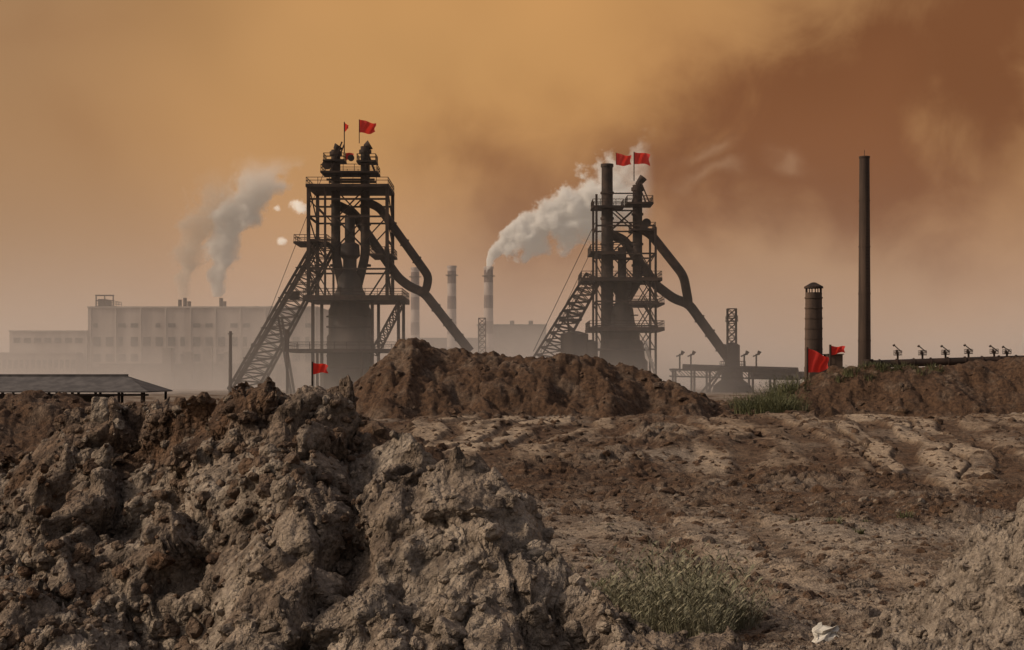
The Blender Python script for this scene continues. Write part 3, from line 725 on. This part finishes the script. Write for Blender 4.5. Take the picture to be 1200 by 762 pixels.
# ---------------------------------------------------------------- vegetation
def blades(name,pts,n,h,sp,mat,width=.006):
    V=[];Fc=[]
    for (bx,by,bz,sc) in pts:
        for i in range(n):
            a=random.uniform(0,6.283); r=random.random()**.7*sp*.45*sc
            x0,y0=bx+r*math.cos(a),by+r*math.sin(a); hh=h*sc*random.uniform(.4,1.1); ln=random.uniform(.1,.75)*hh
            a2=a+random.uniform(-.8,.8); w=width*random.uniform(.6,1.5); wx,wy=-math.sin(a2)*w,math.cos(a2)*w
            seg=4; b0=len(V)
            for s_ in range(seg+1):
                t=s_/seg; cx=x0+math.cos(a2)*ln*t*t; cy=y0+math.sin(a2)*ln*t*t; cz=bz-.05+hh*(t-.25*t*t*ln/hh)
                ww=1-t*.85
                V.append((cx-wx*ww,cy-wy*ww,cz)); V.append((cx+wx*ww,cy+wy*ww,cz))
            for s_ in range(seg): q=b0+2*s_; Fc.append((q,q+1,q+3,q+2))
            for l in range(4):
                t=random.uniform(.3,1.); cx=x0+math.cos(a2)*ln*t*t; cy=y0+math.sin(a2)*ln*t*t; cz=bz-.05+hh*(t-.25*t*t*ln/hh)
                b_=random.uniform(0,6.28); ll=random.uniform(.025,.06)*sc*(h/.5); ux,uy=math.cos(b_)*ll,math.sin(b_)*ll; q=len(V)
                V+= [(cx,cy,cz),(cx+ux*.5-uy*.08,cy+uy*.5+ux*.08,cz+ll*.7),(cx+ux,cy+uy,cz+ll*.9),(cx+ux*.5+uy*.08,cy+uy*.5-ux*.08,cz+ll*.5)]; Fc.append((q,q+1,q+2,q+3))
    np_mesh(name,np.array(V),np.array(Fc),mat,False)
pts=[]
for px,d,sc in ((712,17.8,.7),(740,16.8,.95),(765,16.6,1.15),(790,16.4,1.35),(815,16.2,1.25),(840,16.4,1.1),(868,16.6,.8),(800,15.6,1.),(832,15.4,.8),(760,16.0,.8),(775,17.5,1.4),(822,17.6,1.1)):
    x_=(px-600)/F*d; pts.append((x_,d,zat(x_,d),sc*random.uniform(.75,1.15)))
blades('grass_tussock',pts,150,.76,.68,M_GRASS,.005)
pts=[]
for i in range(60):
    px=random.uniform(868,935); d=random.uniform(62,67); x_=(px-600)/F*d; pts.append((x_,d,zat(x_,d)-.1,random.uniform(.6,1.5)))
for i in range(40):
    px=random.uniform(975,1100); d=random.uniform(65.,68); x_=(px-600)/F*d; pts.append((x_,d,zat(x_,d)-.1,random.uniform(.3,.65)))
for i in range(14):
    d=random.uniform(15,30); s_=random.uniform(.02,.34); pts.append((s_*d,d,zat(s_*d,d)-.02,random.uniform(.12,.3)))
blades('weeds',pts,55,.8,1.4,M_GREEN,.02)
x_=(966-600)/F*14.6
V,Fc=IC3[0]; V=V.copy(); V*=np.array([.14,.12,.16])
V+= .09*np.stack([pn(V[:,0]*12,V[:,2]*12,5),pn(V[:,1]*12,V[:,2]*12,6),pn(V[:,0]*12,V[:,1]*12,7)],1)
np_mesh('plastic_bag',V+np.array([x_,14.6,zat(x_,14.6)+.07]),Fc,M_BAG,False,None,None,3)

# ---------------------------------------------------------------- smoke + haze volumes
def volmat(name,build,color,aniso=.2,step=1.,emis=None):
    m=bpy.data.materials.new(name); m.use_nodes=True; nt=m.node_tree; nt.nodes.clear()
    out=N(nt,'ShaderNodeOutputMaterial'); pv=N(nt,'ShaderNodeVolumePrincipled')
    pv.inputs['Color'].default_value=(*color,1); pv.inputs['Anisotropy'].default_value=aniso
    tc=N(nt,'ShaderNodeTexCoord').outputs['Object']
    dn=build(nt,tc); nt.links.new(dn,pv.inputs['Density'])
    if emis:  # stands in for light scattered many times inside thick steam; makes flare spots glow
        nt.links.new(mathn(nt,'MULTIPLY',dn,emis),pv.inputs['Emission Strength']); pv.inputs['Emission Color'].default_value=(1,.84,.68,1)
    nt.links.new(pv.outputs[0],out.inputs['Volume'])
    try: m.cycles.volume_step_rate=step
    except Exception: pass
    return m
def plume(name,start,Lx,Hz,p,r0,r1,dens,color,vertical=False,nscale=.12,wig=1.,emis=None,step=.25):
    def build(nt,tc):
        def nvec(sc,det):
            nz=N(nt,'ShaderNodeTexNoise'); nz.inputs['Scale'].default_value=sc; nz.inputs['Detail'].default_value=det; nz.inputs['Roughness'].default_value=.62
            nt.links.new(tc,nz.inputs['Vector'])
            sub=N(nt,'ShaderNodeVectorMath',operation='SUBTRACT'); nt.links.new(nz.outputs['Color'],sub.inputs[0]); sub.inputs[1].default_value=(.5,.5,.5)
            s=N(nt,'ShaderNodeSeparateXYZ'); nt.links.new(sub.outputs[0],s.inputs[0]); return s
        spn=nvec(nscale,4)
        sp=N(nt,'ShaderNodeSeparateXYZ'); nt.links.new(tc,sp.inputs[0])
        A,B=(sp.outputs[2],sp.outputs[0]) if vertical else (sp.outputs[0],sp.outputs[2])
        LA,LB=(Hz,Lx) if vertical else (Lx,Hz)
        t=mathn(nt,'DIVIDE',A,LA,clamp=True)
        c=mathn(nt,'MULTIPLY',mathn(nt,'POWER',t,p),LB)
        r=mathn(nt,'MULTIPLY_ADD',mathn(nt,'POWER',t,.7),r1-r0,r0)
        db=mathn(nt,'ADD',mathn(nt,'SUBTRACT',B,c),mathn(nt,'MULTIPLY',mathn(nt,'MULTIPLY',spn.outputs[0],3.6*wig),r))
        dy=mathn(nt,'ADD',sp.outputs[1],mathn(nt,'MULTIPLY',mathn(nt,'MULTIPLY',spn.outputs[1],3.0*wig),r))
        dist=mathn(nt,'SQRT',mathn(nt,'ADD',mathn(nt,'MULTIPLY',db,db),mathn(nt,'MULTIPLY',dy,dy)))
        q=mathn(nt,'SUBTRACT',1.,mathn(nt,'DIVIDE',dist,r))
        q=mrange(nt,q,0.,.4)
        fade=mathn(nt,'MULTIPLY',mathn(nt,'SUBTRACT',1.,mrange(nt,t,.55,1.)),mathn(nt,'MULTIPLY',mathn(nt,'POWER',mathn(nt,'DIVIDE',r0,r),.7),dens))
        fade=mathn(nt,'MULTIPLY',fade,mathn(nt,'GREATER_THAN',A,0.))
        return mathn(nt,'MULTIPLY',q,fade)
    mt=volmat(name+'_volume',build,color,-.15,step,emis)
    m=MB(); R=r1*1.4
    if vertical: m.box((-R,-R,-.2),(Lx+R,R,Hz))
    else: m.box((-1,-R,-R),(Lx,R,Hz+R))
    o=m.obj(name,mt); o.location=start; return o
k,L=mapper(420); plume('smoke_plume',L(570,314),50,24,.55,2.2,13.,1.5,(1.,.96,.92),False,.14,1.,.12)
k,L=mapper(336); plume('smoke_plume',L(254,348),15,34,2.0,1.0,7.5,1.7,(.97,.88,.80),True,.18,.9,.10)
plume('smoke_plume',L(214,350),13,32,1.8,.9,7.0,.5,(.9,.8,.7),True,.2)
k,L=mapper(300); plume('smoke_plume',L(1196,415),3,8,1.5,.3,1.2,1.2,(1,.95,.9),True,.5)
# glowing volumes added to imitate lens-flare spots beside the left furnace top
def flare_blob(loc,rx,rz,dens,seed):
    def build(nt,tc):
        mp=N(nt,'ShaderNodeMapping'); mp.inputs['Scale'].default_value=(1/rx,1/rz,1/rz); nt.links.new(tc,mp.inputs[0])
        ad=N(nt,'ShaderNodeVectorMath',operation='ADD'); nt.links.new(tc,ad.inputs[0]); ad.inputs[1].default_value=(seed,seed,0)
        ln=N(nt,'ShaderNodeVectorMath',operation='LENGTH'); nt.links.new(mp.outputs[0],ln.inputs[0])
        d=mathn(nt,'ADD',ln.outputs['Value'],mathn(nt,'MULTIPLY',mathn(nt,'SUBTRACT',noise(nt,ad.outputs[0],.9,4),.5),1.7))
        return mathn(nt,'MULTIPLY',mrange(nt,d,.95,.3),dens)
    mt=volmat('flare_glow_volume',build,(1,1,.97),-.1,.3,.42)
    m=MB(); m.box((-rx*1.2,-rz*1.2,-rz*1.2),(rx*1.2,rz*1.2,rz*1.2)); o=m.obj('flare_spot',mt); o.location=loc; o.rotation_euler=(0,.35,0)
k,L=mapper(238); flare_blob(L(351,243),2.1,1.3,1.2,0); flare_blob(L(330,283),1.2,.9,1.,5); flare_blob(L(325,244),.8,.7,1.,9)
def haze_build(nt,tc):
    sp=N(nt,'ShaderNodeSeparateXYZ'); nt.links.new(tc,sp.inputs[0])
    e=mathn(nt,'POWER',2.718,mathn(nt,'DIVIDE',sp.outputs[2],-6.0))
    nz=noise(nt,tc,.028,1,.5)
    n2=mrange(nt,nz,.36,.64,.15,2.3)
    left=mrange(nt,sp.outputs[0],-60,10,1.25,.85)
    a=mathn(nt,'MULTIPLY',mathn(nt,'MULTIPLY',e,n2),mathn(nt,'MULTIPLY',left,.0175))
    top=mrange(nt,sp.outputs[2],10,60,.0013,0.)
    return mathn(nt,'ADD',a,top)
hm=volmat('haze_volume',haze_build,(.97,.87,.82),.1,2.0)
m=MB(); m.box((-330,215,-1),(330,560,60)); m.obj('haze',hm)

# ---------------------------------------------------------------- world
w=bpy.data.worlds.new('World'); scene.world=w; w.use_nodes=True; nt=w.node_tree; nt.nodes.clear()
out=N(nt,'ShaderNodeOutputWorld')
sund=Vector((-.78,-.14,.50)).normalized()
sky=N(nt,'ShaderNodeTexSky'); sky.sky_type='NISHITA'; sky.sun_disc=False
sky.sun_elevation=math.asin(sund.z); sky.sun_rotation=math.atan2(sund.x,sund.y); sky.dust_density=6; sky.air_density=1.5
bg1=N(nt,'ShaderNodeBackground'); bg1.inputs[1].default_value=.07; nt.links.new(sky.outputs[0],bg1.inputs[0])
tc=N(nt,'ShaderNodeTexCoord').outputs['Generated']
sp=N(nt,'ShaderNodeSeparateXYZ'); nt.links.new(tc,sp.inputs[0])
yy_=mathn(nt,'MAXIMUM',sp.outputs[1],.08)
S0=mathn(nt,'DIVIDE',sp.outputs[0],yy_); T0=mathn(nt,'DIVIDE',sp.outputs[2],yy_)
cmb=N(nt,'ShaderNodeCombineXYZ'); nt.links.new(S0,cmb.inputs[0]); nt.links.new(T0,cmb.inputs[1])
vec=cmb.outputs[0]
wn=N(nt,'ShaderNodeTexNoise'); wn.inputs['Scale'].default_value=8; wn.inputs['Detail'].default_value=5; wn.inputs['Roughness'].default_value=.52
nt.links.new(vec,wn.inputs['Vector']); ws=N(nt,'ShaderNodeSeparateColor'); nt.links.new(wn.outputs['Color'],ws.inputs[0])
S=mathn(nt,'ADD',S0,mathn(nt,'MULTIPLY',mathn(nt,'SUBTRACT',ws.outputs[0],.5),.17)); T=mathn(nt,'ADD',T0,mathn(nt,'MULTIPLY',mathn(nt,'SUBTRACT',ws.outputs[1],.5),.15))
nlow=noise(nt,vec,4.5,2,.5,.3); nmid=noise(nt,vec,14,5,.58,.5)
def sx(px): return (px-600)/F
def sz_(py): return (HY-py)/F
def gauss(px,py,rx,ry,rot=0.,warp=True):
    SS,TT=(S,T) if warp else (S0,T0)
    dx=mathn(nt,'SUBTRACT',SS,sx(px)); dz=mathn(nt,'SUBTRACT',TT,sz_(py)); c_,s_=math.cos(rot),math.sin(rot)
    a=mathn(nt,'DIVIDE',mathn(nt,'ADD',mathn(nt,'MULTIPLY',dx,c_),mathn(nt,'MULTIPLY',dz,s_)),rx/F)
    b=mathn(nt,'DIVIDE',mathn(nt,'SUBTRACT',mathn(nt,'MULTIPLY',dz,c_),mathn(nt,'MULTIPLY',dx,s_)),ry/F)
    return mathn(nt,'POWER',2.718,mathn(nt,'MULTIPLY',mathn(nt,'ADD',mathn(nt,'MULTIPLY',a,a),mathn(nt,'MULTIPLY',b,b)),-1.))
col=mixc(nt,mrange(nt,T0,.0,.19),(.45,.27,.175),(.53,.265,.092))
col=mixc(nt,mathn(nt,'MULTIPLY',gauss(450,70,300,150,0,False),.4),col,(.62,.355,.145))
col=mixc(nt,mathn(nt,'MULTIPLY',mrange(nt,S0,-.06,-.38),.72),col,(.30,.18,.10))
col=mixc(nt,mathn(nt,'MULTIPLY',mrange(nt,S0,.0,.30),.5),col,(.41,.225,.11))
nn=mathn(nt,'MULTIPLY',mathn(nt,'SUBTRACT',nmid,.5),1.5)
g=mathn(nt,'ADD',gauss(960,120,240,105,.22),mathn(nt,'MULTIPLY',gauss(1120,30,330,140,.4),1.0))
g=mathn(nt,'ADD',g,mathn(nt,'MULTIPLY',gauss(900,225,280,85,.05),.55))
g=mathn(nt,'ADD',g,mathn(nt,'MULTIPLY',gauss(1130,250,230,95,0),.5))
g=mathn(nt,'ADD',g,mathn(nt,'MULTIPLY',gauss(560,185,85,120,.5),.6))
g=mathn(nt,'ADD',g,mathn(nt,'MULTIPLY',gauss(630,290,130,65,.5),.4))
g=mathn(nt,'ADD',g,mathn(nt,'MULTIPLY',gauss(110,170,110,70,.5),.3))
g=mathn(nt,'ADD',g,mathn(nt,'MULTIPLY',gauss(60,20,200,60,.1),.25))
sm=mrange(nt,mathn(nt,'MULTIPLY',g,mathn(nt,'ADD',nn,1.)),.0,1.45)
col=mixc(nt,sm,col,(.215,.085,.035))
col=mixc(nt,mathn(nt,'MULTIPLY',gauss(600,415,1500,60,0,False),.4),col,(.46,.31,.22))
wisp=mathn(nt,'ADD',gauss(800,195,22,12),gauss(915,200,22,12)); wisp=mathn(nt,'ADD',wisp,gauss(815,228,26,9))
col=mixc(nt,mathn(nt,'MULTIPLY',wisp,.28),col,(.50,.31,.18))
varv=mrange(nt,nlow,.3,.7,.90,1.08)
bg2=N(nt,'ShaderNodeBackground'); nt.links.new(col,bg2.inputs[0]); nt.links.new(varv,bg2.inputs[1])
up=mrange(nt,sp.outputs[2],.30,.62); bk=mrange(nt,sp.outputs[1],.45,-.25)
bg3=N(nt,'ShaderNodeBackground'); bg3.inputs[0].default_value=(.44,.345,.28,1); bg3.inputs[1].default_value=.5
ad=N(nt,'ShaderNodeAddShader'); nt.links.new(bg1.outputs[0],ad.inputs[0]); nt.links.new(bg3.outputs[0],ad.inputs[1])
mx=N(nt,'ShaderNodeMixShader'); nt.links.new(mathn(nt,'MAXIMUM',up,bk),mx.inputs[0]); nt.links.new(bg2.outputs[0],mx.inputs[1]); nt.links.new(ad.outputs[0],mx.inputs[2])
nt.links.new(mx.outputs[0],out.inputs[0])
sl=bpy.data.lights.new('sun','SUN'); sl.energy=3.0; sl.angle=math.radians(4); sl.color=(1,.83,.64)
so=bpy.data.objects.new('sun',sl); link(so); so.rotation_euler=sund.to_track_quat('Z','Y').to_euler(); so.location=(0,0,60)
# ---------------------------------------------------------------- camera
cd=bpy.data.cameras.new('camera'); cd.lens=50.01; cd.sensor_width=36; cd.clip_end=12000; cd.clip_start=.1
cd.shift_y=59/1200.
co=bpy.data.objects.new('camera',cd); link(co); co.location=(0,0,CZ); co.rotation_euler=(math.radians(90),0,0)
scene.camera=co
print('verts',len(xx))
